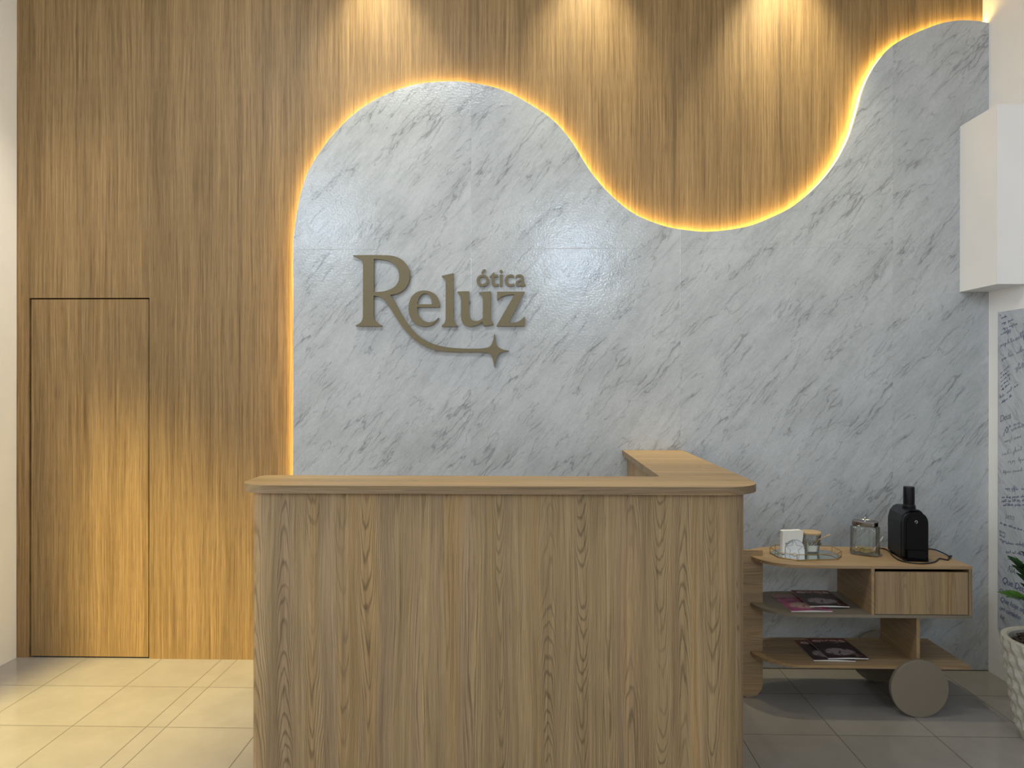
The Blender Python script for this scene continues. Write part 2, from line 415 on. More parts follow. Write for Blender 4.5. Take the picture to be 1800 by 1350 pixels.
def structure(name, bm, mat, **kw):
    o = build(name, bm, mat, **kw); o['kind'] = 'structure'; return o

# ------------------------------------------------------------------ the setting
XL, XR, YW, YM, H = -2.993, 2.567, 4.13, 4.075, 4.4
structure('floor', boxes((XL-.2, XR+.2, -6, YW+.3, -.1, 0)), TILE)
structure('ceiling', boxes((XL-.2, XR+.2, -1.5, YW+.3, H, H+.1)), CEIL)
DX0, DX1, DZ = -2.918, -2.207, 2.100
structure('wall_back', boxes((XL, DX0, YW, YW+.06, 0, H), (DX0, DX1, YW, YW+.06, DZ, H), (DX1, XR, YW, YW+.06, 0, H)), OAK)
structure('wall_back_core', boxes((XL-.2, XR+.2, YW+.06, YW+.2, 0, H)), DARK)
d = structure('door_1', boxes((DX0+.011, DX1-.007, YW+.003, YW+.045, .009, DZ-.008)), OAK, bevel=.0008)
d['label'] = 'flush oak-veneered concealed door in the wooden wall'; d['category'] = 'door'
structure('wall_left', boxes((XL-.15, XL, 2.03, YW+.06, 0, H)), WHITE)
structure('wall_right', boxes((XR, XR+.15, -3, YW+.06, 0, H)), WHITE)
structure('trim_1', boxes((2.408, XR, 3.755, YM, 2.117, 3.042)), WHITE, bevel=.002)

# ------------------------------------------------------------------ wave-shaped marble panel with its LED strip
def wave_points():
    w = [(-1.334, 1.228)]
    px = [(515.5,428),(521,378),(533,325),(550,286),(586,236),(633,192),(683,164),(733,148),(789,143),(833,146),(883,158),(928,181),
          (972,211),(1005.5,250),(1039,303),(1078,347),(1117,377),(1167,397),(1208,404.5),(1249,407),(1311,398.6),(1355.5,382),(1395.5,361),(1435.5,326.6),
          (1466.7,289),(1491,244),(1506.7,195.5),(1518,155.5),(1538,115.5),(1564,84),(1595.5,64.4),(1631,49),(1662,39),(1693,35.5),(1720,37),(1741,41)]
    # outline measured on the panel plane
    out = []
    for x, y in px:
        d_ = fw*1263.2+rt*(x-900)-up*(y-675); k = YM/d_.y
        out.append((d_.x*k, 1.6+d_.z*k))
    return out
wp = wave_points()
left_x = wp[0][0]
top = catmull([Vector((left_x, wp[0][1]-.25, 0))]+[Vector((a, b, 0)) for a, b in wp], 6)
top = [(p.x, p.y) for p in top]
top[-1] = (XR, top[-1][1])
outline = [(left_x, .004)]+top+[(XR, .004)]
panel = root_of('marble_panel', (left_x, YM, 0), 0, 'wave-topped glossy grey marble wall panel with glowing edge behind the counter', 'wall panel')
build('panel_face', prism(outline, YM, YM+.022, 'Y', side_mi=1), [MARBLE, EDGE], panel)
rim = [(left_x, .01)]+top
def ribbon(path, y0, y1, inset):
    bm = bmesh.new(); pts = [Vector((a, 0, b)) for a, b in path]; rows = []
    for i, p in enumerate(pts):
        t = (pts[min(i+1, len(pts)-1)]-pts[max(i-1, 0)]).normalized(); nrm = Vector((t.z, 0, -t.x))  # inward (right of travel)
        o_ = p+nrm*inset; q_ = p+nrm*(inset+.004)
        rows.append([bm.verts.new((o_.x, y0, o_.z)), bm.verts.new((o_.x, y1, o_.z)), bm.verts.new((q_.x, y1, q_.z)), bm.verts.new((q_.x, y0, q_.z))])
    for A, B in zip(rows, rows[1:]):
        for k in range(4): bm.faces.new((A[k], A[(k+1) % 4], B[(k+1) % 4], B[k]))
    bm.faces.new(rows[0][::-1]); bm.faces.new(rows[-1])
    bmesh.ops.recalc_face_normals(bm, faces=bm.faces)
    return bm
build('led_strip', ribbon(rim, YM+.0285, YM+.0485, .0015), LED, panel, label='glowing warm light strip along the curved edge')

# ------------------------------------------------------------------ wall lettering
LX = lambda x: -1.064+.000611*x
LZ = lambda y: 2.422-.000609*y
sign = root_of('wall_lettering', (LX(900), YM, LZ(700)), 0, 'large bronze raised lettering sign with a shooting star on the marble', 'sign')
def glyph(name, pts, holes=(), smooth=(), label=None):
    f = lambda l: [(LX(x), LZ(y)) for x, y in l]
    o = build(name, prism(f(pts), YM-.020, YM-.002, 'Y', [f(h) for h in holes]), BRONZE, sign, bevel=0)
    if label: o['label'] = label
    return o
def cr(pts, n=4):
    """smooth the runs listed inside a nested list, keep plain tuples as corners"""
    out = []
    for p in pts:
        if isinstance(p, list):
            q = catmull([Vector((a, b, 0)) for a, b in p], n); out += [(v.x, v.y) for v in q]
        else: out.append(p)
    return out
R_o = cr([[(107,150),(250,149),(395,151),(480,158),(550,185),(600,230),(630,285),(637,335),(632,385),(612,435),(580,475),(530,505),(455,523)],
 [(470,545),(500,585),(540,665),(600,765),(680,865),(760,930),(850,975),(950,1002),(1060,1016),(1180,1021),(1290,1020),(1350,1012),(1380,1000),(1400,970),(1412,930),(1421,882)],
 [(1424,890),(1432,950),(1445,990),(1470,1015),(1505,1030),(1557,1040)],
 [(1550,1042),(1505,1050),(1470,1065),(1447,1095),(1435,1140),(1423,1195)],
 [(1420,1185),(1412,1140),(1402,1100),(1385,1072),(1345,1058),(1280,1053),(1180,1053),(1060,1052),(950,1046),(850,1027),(760,990),(680,935),(600,855),(540,775),(490,700),(450,635),(420,590),(380,552),(340,534),(300,528)],
 (300,640), [(300,725),(310,752),(332,778),(378,806)], (378,812), (133,812), [(133,803),(175,780),(192,755),(200,725)], (200,480), [(200,240),(194,210),(173,187),(107,155)]])
R_h = cr([(302,186), [(360,188),(410,196),(460,214),(510,255),(533,310),(537,350),(530,395),(500,440),(450,470),(390,488),(340,492)], (302,493)])
glyph('letter', R_o, [R_h], label='letter R with a long tail sweeping into a four-pointed star')
e_o = cr([(916,635), [(912,590),(895,545),(865,510),(820,488),(770,480),(715,490),(665,525),(635,580),(625,645),(635,710),(665,765),(710,800),(765,815),(820,810),(865,785),(895,750),(906,732)],
 [(898,738),(870,760),(830,775),(790,772),(745,745),(715,700),(706,650)], (706,636)])
e_h = cr([(708,608), [(715,565),(740,525),(775,508),(810,518),(835,555),(843,597)], (835,608)])
glyph('letter', e_o, [e_h])
glyph('letter', cr([(1040,320), (1042,540), [(1043,730),(1050,770),(1080,808)], (1080,815), (933,815), [(933,806),(960,780),(970,745)], (970,560), [(970,390),(960,368),(933,350)], (933,345)]))
glyph('letter', cr([(1080,491), (1185,487), (1185,600), [(1185,680),(1195,730),(1220,758),(1255,765),(1290,755),(1315,735)], (1315,650), [(1315,560),(1306,527),(1278,503)], (1278,498), (1387,489), (1387,620),
 [(1387,700),(1392,755),(1412,788)], (1412,797), (1325,813), (1308,772), [(1270,800),(1220,815),(1170,810),(1130,785),(1115,745),(1112,700)], (1112,640), [(1112,560),(1103,525),(1080,500)]]))
glyph('letter', cr([(1447,493), (1702,493), (1555,780), [(1580,781),(1620,777),(1665,757),(1702,722)], (1702,812), (1440,812), (1607,520), [(1580,519),(1540,524),(1490,540),(1447,572)]]))
me_, (wa, wb) = text_mesh('ótica', 1, 0, 0)
fs = (452*.000611)/(wb-wa)
word = 'ótica'
xx = LX(1255)
# each small letter its own piece
full, (fa, fb) = text_mesh(word, fs, 0, .0009)
acc = 0
for i, ch in enumerate(word):
    m1, (a1, b1) = text_mesh(word[:i+1], fs, .0055, .0009); m0, (a0_, b0_) = text_mesh(ch, fs, .0055, .0009)
    start = xx+(b1-fa)-(b0_-a0_)-a0_
    m0.transform(frame((start, YM-.0105, LZ(441)), (1, 0, 0), (0, 0, 1)))
    m0.transform(rmat(sign).inverted()); m0.materials.clear(); m0.materials.append(BRONZE)
    o = bpy.data.objects.new('letter', m0); COL.objects.link(o); o.parent = sign

# ------------------------------------------------------------------ reception counter
counter = root_of('reception_counter', (-.12, 2.64, 0), 0, 'tall ash-laminate reception counter with rounded corners and L-shaped top', 'counter')
ZT, TT = 1.228, .029
body = []
bx0, bx1, by0, rr_ = -1.048, .805, 2.641, .088
body += arc(bx0+rr_, by0+rr_, rr_, 180, 270, 10)+arc(bx1-rr_, by0+rr_, rr_, 270, 360, 10)
body += [(bx1, YM-.004), (.555, YM-.004), (.555, 2.83), (bx0, 2.83)]
build('body', prism(body, 0, ZT-TT, 'Z'), ASH, counter, smooth=True)
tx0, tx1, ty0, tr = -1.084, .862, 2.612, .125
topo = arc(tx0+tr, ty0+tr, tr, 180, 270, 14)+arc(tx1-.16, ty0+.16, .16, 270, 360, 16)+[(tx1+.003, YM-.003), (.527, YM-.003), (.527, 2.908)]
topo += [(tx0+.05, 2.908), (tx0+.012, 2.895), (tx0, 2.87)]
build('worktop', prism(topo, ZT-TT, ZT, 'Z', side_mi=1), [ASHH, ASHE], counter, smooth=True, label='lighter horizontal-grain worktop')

# ------------------------------------------------------------------ drinks cart
cart = root_of('serving_cart', (1.64, 3.71, 0), 0, 'wooden three-shelf serving cart with round wheels beside the counter', 'cart')
CF, CB = 3.518, 3.905
def shelf_outline(x0, x1, yf, yb):
    r = (yb-yf)/2; a = [(x0+.21+.21*math.cos(math.radians(t)), (yf+yb)/2+r*math.sin(math.radians(t))) for t in range(90, 271, 9)]
    return a+[(x1, yf), (x1, yb)]
build('top_shelf', prism(shelf_outline(1.135, 2.139, CF, CB+.02), .707, .722, 'Z'), CARTH, cart, smooth=True)
build('shelf', prism(shelf_outline(1.132, 2.139, CF, CB), .470, .485, 'Z', side_mi=0), TAUPE, cart, smooth=True, label='taupe middle shelf')
build('shelf', prism(shelf_outline(1.132, 2.136, CF, CB), .224, .237, 'Z'), CARTH, cart, smooth=True, label='wooden lower shelf')
up_o = [(1.195, .752), (1.058, .752)]+[(1.1265+.0685*math.cos(math.radians(t)), .0685+.0685*math.sin(math.radians(t))) for t in range(180, 361, 12)]
build('leg_panel', prism(up_o, 3.700, 3.716, 'Y'), CARTH, cart, smooth=True)
build('partition', boxes((1.658, 1.673, CF, CB, .485, .707)), CARTD, cart)
build('side_panel', boxes((2.124, 2.139, CF, CB, .485, .707)), CARTV, cart)
build('back_panel', boxes((1.673, 2.124, CB-.012, CB, .485, .707)), CARTH, cart)
build('partition', boxes((1.887, 1.903, CF+.025, CB, .237, .470)), CARTD, cart)
dr = build('drawer', boxes((1.677, 2.120, CF+.001, CF+.018, .488, .692)), CARTV, cart, bevel=.0008)
build('drawer_box', boxes((1.69, 1.70, CF+.018, CB-.03, .495, .67), (2.10, 2.11, CF+.018, CB-.03, .495, .67), (1.70, 2.10, CB-.04, CB-.03, .495, .67), (1.70, 2.10, CF+.018, CB-.04, .495, .503)), DARK, dr, local=False)
def wheel(y0, y1):
    bm = bmesh.new(); r = .1375; prof = [(0, y0), (r-.002, y0), (r, y0+.002), (r, y1-.002), (r-.002, y1), (0, y1)]
    lathe(prof, 0, 0, 72, bm)
    bmesh.ops.transform(bm, matrix=Matrix(((1, 0, 0, 1.878), (0, 0, 1, 0), (0, 1, 0, r), (0, 0, 0, 1))), verts=bm.verts)
    bmesh.ops.recalc_face_normals(bm, faces=bm.faces)
    return bm
build('wheel', wheel(3.494, 3.517), TAUPE, cart, smooth=True, label='taupe disc wheel at the front')
build('wheel', wheel(3.9055, 3.928), TAUPE, cart, smooth=True, label='taupe disc wheel at the back')

# ------------------------------------------------------------------ octagonal mirror tray
def tray():
    P = [(1.253, 3.764), (1.261, 3.667), (1.335, 3.609), (1.546, 3.634), (1.592, 3.700), (1.586, 3.800), (1.511, 3.856), (1.305, 3.836)]
    t = root_of('mirror_tray', (1.424, 3.733, .722), 0, 'octagonal brass-edged mirror tray on the left of the cart top', 'tray')
    build('mirror_base', prism([(1.424+(x-1.424)*.985, 3.733+(y-3.733)*.985) for x, y in P], .7225, .7265, 'Z'), MIRROR, t)
    b = tube([(x, y, .7245) for x, y in P], .0021, 6, closed=True)
    tube([(x, y, .7515) for x, y in P], .0018, 6, b, closed=True)
    for x, y in P: tube([(x, y, .7245), (x, y, .7515)], .0018, 6, b)
    build('brass_rail', b, GOLD, t, smooth=True)
    g = bmesh.new()
tray()

# ------------------------------------------------------------------ napkins in a holder
def napkins():
    t = root_of('napkin_holder', (1.355, 3.735, .727), 0, 'white arched napkin holder with a star emblem on the mirror tray', 'napkin holder')
    z0 = .7272; cx = 1.363; R_ = .050; yf = 3.716
    def arch(r, dz=0): return [(cx+r*math.cos(math.radians(a)), z0+.028+dz+r*math.sin(math.radians(a))) for a in range(0, 181, 9)]+[(cx-r, z0), (cx+r, z0)]
    build('front_plate', prism(arch(R_), yf, yf+.002, 'Y'), HOLDER, t, smooth=True)
    build('back_plate', prism(arch(R_), yf+.040, yf+.042, 'Y'), HOLDER, t, smooth=True)
    build('base', boxes((cx-R_, cx+R_, yf+.002, yf+.040, z0, z0+.002)), HOLDER, t)
    # outline drawing: arch line, star outline
    y = yf-.0006; pr = lambda pts: [(a, y, b) for a, b in pts]
    b = tube(pr([(cx+(R_-.002)*math.cos(math.radians(a)), z0+.028+(R_-.002)*math.sin(math.radians(a))) for a in range(0, 181, 6)]+[(cx-R_+.002, z0+.003)]), .0007, 5)
    st = []
    for k in range(10):
        a = math.radians(90+36*k); r = (.044 if k % 2 == 0 else .021)
        st.append((cx-.002+r*math.cos(a)*1.0, z0+.030+r*math.sin(a)))
    tube(pr(st), .0007, 5, b, closed=True)
    build('star_emblem', b, INK, t)
    for k, ch in enumerate('Rosy'):
        a = math.radians(152-14*k); r = .039
        text_obj('emblem_letter', ch, frame((cx+r*math.cos(a)-.004, y-.0004, z0+.028+r*math.sin(a)-.002), (math.sin(a), 0, -math.cos(a)), (math.cos(a), 0, math.sin(a))), .021, INK, t, shear=.2)
    n_ = root_of('napkin_stack', (1.352, 3.738, .7295), 0, 'folded white paper napkins standing in the star-emblem holder', 'napkins')
    bm = bmesh.new()
    for k in range(7):
        y0 = yf+.0035+k*.0048; s = .0025*math.sin(k*2.1)
        pts = [Vector((1.303+s, .7295, 0)), Vector((1.300+s, .77, 0)), Vector((1.302+s, .835, 0)), Vector((1.304+s, .847, 0)), Vector((1.35+s, .8485, 0)), Vector((1.392+s, .851, 0)), Vector((1.404+s, .846, 0)), Vector((1.407+s, .835, 0)), Vector((1.404, .80, 0)), Vector((1.399, .775, 0)), Vector((1.404, .7295, 0))]
        prism([(p.x, p.y) for p in catmull(pts, 4)], y0, y0+.0043, 'Y', bm=bm)
    build('folded_napkins', bm, PAPER, n_, smooth=True)
napkins()

# ------------------------------------------------------------------ sugar jar
def sugar():
    cx, cy, z0 = 1.468, 3.775, .7270
    t = root_of('sugar_jar', (cx, cy, z0), math.radians(-8), 'glass sugar jar with bamboo lid and spoon on the mirror tray', 'jar')
    def sq(r, z, seg=32, e=3.2):
        out = []
        for i in range(seg):
            a = 2*PI*i/seg; c, s_ = math.cos(a), math.sin(a)
            k = (abs(c)**e+abs(s_)**e)**(-1/e); out.append((cx+r*k*c, cy+r*k*s_, z))
        return out
    def loft(rings, cap0=True, cap1=True):
        bm = bmesh.new(); vr = [[bm.verts.new(p) for p in r] for r in rings]
        for A, B in zip(vr, vr[1:]):
            for i in range(len(A)): bm.faces.new((A[i], A[(i+1) % len(A)], B[(i+1) % len(A)], B[i]))
        if cap0: bm.faces.new(vr[0][::-1])
        if cap1: bm.faces.new(vr[-1])
        bmesh.ops.recalc_face_normals(bm, faces=bm.faces); return bm
    outer = [sq(.033, z0), sq(.035, z0+.005), sq(.040, z0+.05), sq(.045, z0+.096)]
    inner = [sq(.0425, z0+.096), sq(.0375, z0+.05), sq(.0325, z0+.008)]
    build('glass_body', loft(outer+inner, True, True), GLASS, t, smooth=True)
    build('sugar_fill', loft([sq(.0315, z0+.009), sq(.0358, z0+.040), sq(.0368, z0+.054)]), SUGAR, t, smooth=True)
    lid = build('lid', loft([sq(.046, z0+.0965, e=2.6), sq(.048, z0+.099, e=2.6), sq(.048, z0+.106, e=2.6), sq(.046, z0+.108, e=2.6)]), LIDWOOD, t, smooth=True)
    sp = tube([(cx+.002, cy-.018, z0+.052), (cx+.03, cy-.044, z0+.078), (cx+.055, cy-.056, z0+.094), (cx+.074, cy-.06, z0+.103)], [.0022, .0028, .0034, .005], 8)
    build('spoon', sp, LIDWOOD, t, smooth=True, label='small wooden spoon leaning out of the jar')
    text_obj('lettering', 'SUGAR', frame((cx-.030, cy-.0445, z0+.044), (1, 0, 0), (0, 0, 1)), .0215, INK, t, offset=.0006)
sugar()

# ------------------------------------------------------------------ ribbed glass biscuit jar
def biscuit_jar():
    cx, cy, z0 = 1.738, 3.758, .7225
    t = root_of('biscuit_jar', (cx, cy, z0), 0, 'ribbed clear glass biscuit jar with dark metal lid left of the coffee machine', 'jar')
    rot = math.radians(-32)
    def ring(r, z, rib=0, e=5, seg=96, sx=1.0, sy=.78):
        out = []
        for i in range(seg):
            a = 2*PI*i/seg; c, s_ = math.cos(a), math.sin(a); k = (abs(c)**e+abs(s_)**e)**(-1/e)
            rr = r*k+rib*math.cos(a*22); x, y = sx*rr*c, sy*rr*s_
            out.append((cx+x*math.cos(rot)-y*math.sin(rot), cy+x*math.sin(rot)+y*math.cos(rot), z))
        return out
    def loft(rings):
        bm = bmesh.new(); vr = [[bm.verts.new(p) for p in r] for r in rings]
        for A, B in zip(vr, vr[1:]):
            for i in range(len(A)): bm.faces.new((A[i], A[(i+1) % len(A)], B[(i+1) % len(A)], B[i]))
        bm.faces.new(vr[0][::-1]); bm.faces.new(vr[-1]); bmesh.ops.recalc_face_normals(bm, faces=bm.faces); return bm
    r = .0655
    build('glass_body', loft([ring(r-.004, z0, 0), ring(r, z0+.004, .0030), ring(r, z0+.138, .0030), ring(r-.006, z0+.146, 0), ring(r-.014, z0+.149),
                              ring(r-.017, z0+.149), ring(r-.009, z0+.143), ring(r-.0045, z0+.136), ring(r-.0045, z0+.010)]), GLASS, t, smooth=True)
    lid = build('lid', loft([ring(r-.006, z0+.1495, 0, 2.6), ring(r-.004, z0+.152, 0, 2.6), ring(r-.004, z0+.169, 0, 2.6), ring(r-.007, z0+.172, 0, 2.6), ring(r-.012, z0+.1725, 0, 2.6), ring(r-.014, z0+.171, 0, 2.6)]), STEEL, t, smooth=True)
    build('knob', lathe([(0, z0+.171), (.0055, z0+.171), (.0045, z0+.180), (.0085, z0+.186), (.0085, z0+.190), (.006, z0+.192), (0, z0+.192)], cx, cy, 20), CHROME, lid, smooth=True, label='chrome knob')
    random.seed(3); k = 0
    proto = None
    for layer, n_ in ((0, 9), (1, 7), (2, 5)):
        for i in range(n_):
            a = 2*PI*i/n_+layer*.6; q = .034 if i % 2 else .016
            x, y = q*math.cos(a), q*.72*math.sin(a)
            X_, Y_ = cx+x*math.cos(rot)-y*math.sin(rot), cy+x*math.sin(rot)+y*math.cos(rot)
            if proto is None:
                bm = lathe([(0, -.0035), (.011, -.0035), (.0135, -.001), (.0135, .001), (.011, .0035), (0, .0035)], 0, 0, 14)
                me = bpy.data.meshes.new('biscuit'); bm.to_mesh(me); bm.free(); me.materials.append(WAFER); proto = bpy.data.objects.new('biscuit', me)
                o = proto
            else: o = proto.copy()
            COL.objects.link(o); o.location = (X_, Y_, z0+.0155+layer*.0085)
            o.rotation_euler = (random.uniform(-.15, .15), random.uniform(-.15, .15), a)
            o['label'] = 'small round yellow biscuit inside the ribbed glass jar'; o['category'] = 'biscuit'; o['group'] = 'biscuits in the ribbed glass jar'
biscuit_jar()
s_ = root_of('drink_stirrer', (1.812, 3.822, .7225), 0, 'short white stick leaning out behind the ribbed biscuit jar', 'stirrer')
build('stick', tube([(1.812, 3.822, .7255), (1.838, 3.826, .757), (1.866, 3.83, .797)], .0032, 8), ICON, s_, smooth=True)

# ------------------------------------------------------------------ capsule coffee machine
def coffee():
    t = root_of('coffee_machine', (1.932, 3.70, .7225), math.radians(-7), 'black capsule coffee machine with upright tube on the cart top', 'coffee machine')
    ML = rmat(t)
    def put(bm): bmesh.ops.transform(bm, matrix=ML, verts=bm.verts); return bm
    def arch(w, zs, zt, n=14, p=2.3):
        out = [(-w, 0.0), (w, 0.0), (w, zs)]
        for i in range(1, n):
            a = PI/2*0+PI*i/n; c, s = math.cos(a), math.sin(a)
            out.append((w*math.copysign(abs(c)**(2/p), c), zs+(zt-zs)*abs(s)**(2/p)))
        out.append((-w, zs)); return out
    # main housing, faceted shoulders
    hous = [(-.061, .012), (.061, .012), (.061, .185), (.052, .222), (.036, .243), (.018, .252), (-.018, .252), (-.036, .243), (-.052, .222), (-.061, .185)]
    build('housing', put(prism(hous, -.062, .115, 'Y')), BLACKM, t, bevel=.003)
    face = arch(.058, .180, .240)
    build('front_shell', put(prism([(x, z+.004) for x, z in face], -.086, -.061, 'Y')), BLACK, t, smooth=True)
    inn = arch(.045, .17, .222)
    build('front_panel', put(prism([(x, z+.006) for x, z in inn], -.0895, -.086, 'Y')), BLACK, t, smooth=True)
    build('base', put(prism(arch(.056, .008, .0125, 4), -.095, .112, 'Y')), BLACKM, t)
    build('drip_tray', put(boxes((-.044, .044, -.102, -.0895, .0, .055))), BLACK, t, bevel=.002)
    build('capsule_tube', put(lathe([(0, .245), (.031, .245), (.031, .262), (.0265, .268), (.0262, .352), (.0245, .358), (0, .359)], 0.0, .0, 32)), BLACKM, t, smooth=True)
    build('top_lever', put(boxes((-.024, .024, -.075, -.030, .2435, .2515))), BLACK, t, bevel=.003)
    ic = tube([(.000+.0058*math.cos(a), -.0905, .196+.0052*math.sin(a)) for a in [math.radians(q) for q in range(-60, 221, 20)]], .0009, 5)
    tube([(.003, -.0905, .191), (.0, -.0905, .187)], .0009, 5, ic)
    build('button_icon', put(ic), ICON, t)
    c = [(2.00, 3.79, .750), (2.06, 3.845, .7262), (2.134, 3.868, .7262), (2.148, 3.80, .7262), (2.132, 3.69, .7262), (2.105, 3.655, .7262), (2.085, 3.628, .7262), (2.060, 3.655, .7262), (2.014, 3.602, .7262), (1.965, 3.565, .7262), (1.90, 3.551, .7262),
         (1.846, 3.60, .7262), (1.853, 3.70, .7262), (1.885, 3.80, .7262), (1.89, 3.87, .7262), (1.86, 3.885, .7262)]
    cd = build('power_cord', tube(catmull(c, 8), .0034, 8), RUBBER, t, smooth=True)
    pl = build('plug', tube([(2.132, 3.690, .7262), (2.151, 3.712, .7262)], [.007, .005], 10), RUBBER, t, smooth=True)
coffee()

# ------------------------------------------------------------------ magazines
def magazine(cx, cy, z, rot, w, l, cover, label, group=None, tilt=0, title='eyes'):
    t = root_of('magazine', (cx, cy, z), rot, label, 'magazine', group); ML = rmat(t)
    def leafy(z0, z1, ins):
        bm = bmesh.new(); nx, ny = 8, 6; top_ = []; bot = []
        for j in range(ny+1):
            ra, rb_ = [], []
            for i in range(nx+1):
                x = -w/2+ins+(w-2*ins)*i/nx; y = -l/2+ins+(l-2*ins)*j/ny
                q = .0030*math.sin(PI*i/nx)**2*(1-j/ny)
                ra.append(bm.verts.new((x, y, z1+q))); rb_.append(bm.verts.new((x, y, z0+(q if z0 > .001 else 0))))
            top_.append(ra); bot.append(rb_)
        for j in range(ny):
            for i in range(nx):
                bm.faces.new((top_[j][i], top_[j][i+1], top_[j+1][i+1], top_[j+1][i])); bm.faces.new((bot[j][i], bot[j+1][i], bot[j+1][i+1], bot[j][i+1]))
        for j in range(ny):
            bm.faces.new((top_[j][0], top_[j+1][0], bot[j+1][0], bot[j][0])); bm.faces.new((top_[j][nx], bot[j][nx], bot[j+1][nx], top_[j+1][nx]))
        for i in range(nx):
            bm.faces.new((top_[0][i], bot[0][i], bot[0][i+1], top_[0][i+1])); bm.faces.new((top_[ny][i], top_[ny][i+1], bot[ny][i+1], bot[ny][i]))
        return bm
    a = leafy(.0002, .0046, .001); build('pages', a, PAPER, t, local=True)
    b = leafy(.0047, .0052, 0); cv = build('cover', b, cover, t, local=True)
    if title:
        me, (x0, x1) = text_mesh(title, .066, 0, .0012)
        k = .17*w/.2/(x1-x0); me.transform(Matrix.Translation((-.085*w/.2, l/2-.055, .0056)) @ Matrix.Diagonal((k, 1, 1, 1)))
        me.materials.clear(); me.materials.append(CREAMT); o = bpy.data.objects.new('title', me); COL.objects.link(o); o.parent = cv
    return t
z2, z3 = .4852, .2372
magazine(1.382, 3.690, z2, math.radians(2), .205, .275, COVERP, 'magazine with a pink cover half under another on the middle shelf', title=None)
magazine(1.495, 3.738, z2+.0093, math.radians(-1), .195, .275, COVER, 'dark red magazine lying on the pink one on the middle cart shelf')
magazine(1.508, 3.709, z3, math.radians(-1), .205, .275, COVER, 'dark red magazine half covered by its twin on the lower shelf')
magazine(1.572, 3.714, z3+.0093, math.radians(1), .200, .275, COVER, 'dark red magazine on top of the pair on the lower cart shelf')

# ------------------------------------------------------------------ signed board on the right wall
board = root_of('message_board', (XR-.004, 3.2, .26), 0, 'tall grey marbled board covered in blue handwriting on the right wall', 'message board')
build('board', boxes((XR-.008, XR, 2.4, 3.985, .258, 1.994)), BOARDM, board)
random.seed(11)
HW = []
def hand(s, y, z, size, mat, slope=.25, sh=.35, name='handwriting'):
    """words run towards the camera along the wall"""
    ex = Vector((0, -1, slope)).normalized(); ez = Vector((0, slope, 1)).normalized()
    M_ = frame((XR-.0087, y, z), ex, ez); HW.append(text_obj(name, s, M_, size*.68, mat, board, shear=sh, offset=0, spacing=.92))
def scribble(y, z, w, h, mat, slope=.25):
    """cursive pen loops"""
    x = 0
    while x < w:
        L = min(h*random.uniform(1.6, 4.2), w-x+h*.6); n_ = max(5, int(L/h*5.5)); pts = []
        for i in range(n_):
            tall = random.random() < .18
            top = h*(random.uniform(.75, 1.15) if tall else random.uniform(.30, .48)); low = -h*.45 if random.random() < .1 else random.uniform(-.04, .05)*h
            xx = x+L*(i+random.uniform(-.25, .25))/n_
            zz = (top if i % 2 else low)
            back = h*(.16 if (i % 2 and random.random() < .6) else 0)
            pts.append((XR-.0087, y-xx-zz*.25+back, z+slope*xx+zz))
        HW.append(build('handwriting', tube(catmull(pts, 5), .0006, 4), mat, board))
        x += L+h*random.uniform(.5, .8)
for a_ in ((3.955, 1.955, .05, .018, .12), (3.95, 1.925, .08, .018, .15), (3.945, 1.895, .11, .02, .16), (3.96, 1.865, .075, .026, .25), (3.965, 1.80, .09, .03, .25), (3.86, 1.826, .14, .034, .22),
           (3.95, 1.73, .04, .02, .25), (3.90, 1.742, .13, .030, .25), (3.84, 1.675, .13, .034, .2), (3.97, 1.52, .14, .022, .5), (3.955, 1.495, .08, .016, .5), (3.92, 1.36, .1, .03, .3)):
    scribble(a_[0], a_[1], a_[2], a_[3], BLUEINK, a_[4])
for k in range(5): scribble(3.965-.003*k, 1.655-.022*k, .065, .010, BLUEINK, .55)
hand('Deus', 3.965, 1.395, .07, GREYINK, .3)
for a_ in ((3.94, 1.33, .07, .03, .3), (3.85, 1.36, .12, .03, .3), (3.93, 1.285, .13, .026, .3), (3.945, 1.215, .09, .03, .25), (3.84, 1.245, .12, .03, .25), (3.90, 1.18, .14, .026, .22), (3.94, 1.12, .15, .022, .2)):
    scribble(a_[0], a_[1], a_[2], a_[3], GREYINK, a_[4])
for a_ in ((3.92, 1.035, .03, .02, .15), (3.87, 1.04, .09, .024, .15), (3.95, .985, .2, .016, .18), (3.95, .965, .18, .014, .18), (3.94, .945, .2, .014, .18), (3.965, .845, .2, .012, -.02),
           (3.915, .745, .14, .02, .15), (3.915, .70, .15, .018, .12), (3.90, .665, .12, .018, .1), (3.89, .63, .1, .016, .1)):
    scribble(a_[0], a_[1], a_[2], a_[3], BLUEINK, a_[4])
hand('SATO', 3.925, .880, .045, GREYINK, .05)
for k in range(3): scribble(3.968, .80-.022*k, .05, .022, BLUEINK, -.1)
hand('NA', 3.905, .600, .065, GREYINK, .0)
hand('Que Deus', 3.95, .530, .075, BLUEINK, -.03)
hand('cada passo', 3.972, .475, .060, BLUEINK, -.03)
hand('Que hoje seja', 3.965, .425, .060, BLUEINK, -.03)
hand('um caminho', 3.97, .378, .054, BLUEINK, -.03)
hand('luz', 3.965, .333, .05, BLUEINK, -.03)
def join(objs, name, parent):
    bm = bmesh.new(); mats = []
    for o in objs:
        k0 = len(bm.faces); bm.from_mesh(o.data); m_ = o.data.materials[0]
        if m_ not in mats: mats.append(m_)
        bm.faces.ensure_lookup_table()
        for f in bm.faces[k0:]: f.material_index = mats.index(m_)
        bpy.data.objects.remove(o)
    return build(name, bm, mats, parent, local=True)
hw = join(HW, 'handwriting', board); hw['kind'] = 'stuff'
for dz in (.275, 1.975):
    build('screw', lathe([(0, 0), (.004, 0), (.003, .002), (0, .0025)], 0, 0, 12), STEEL, board, local=False).matrix_local = Matrix.Identity(4)
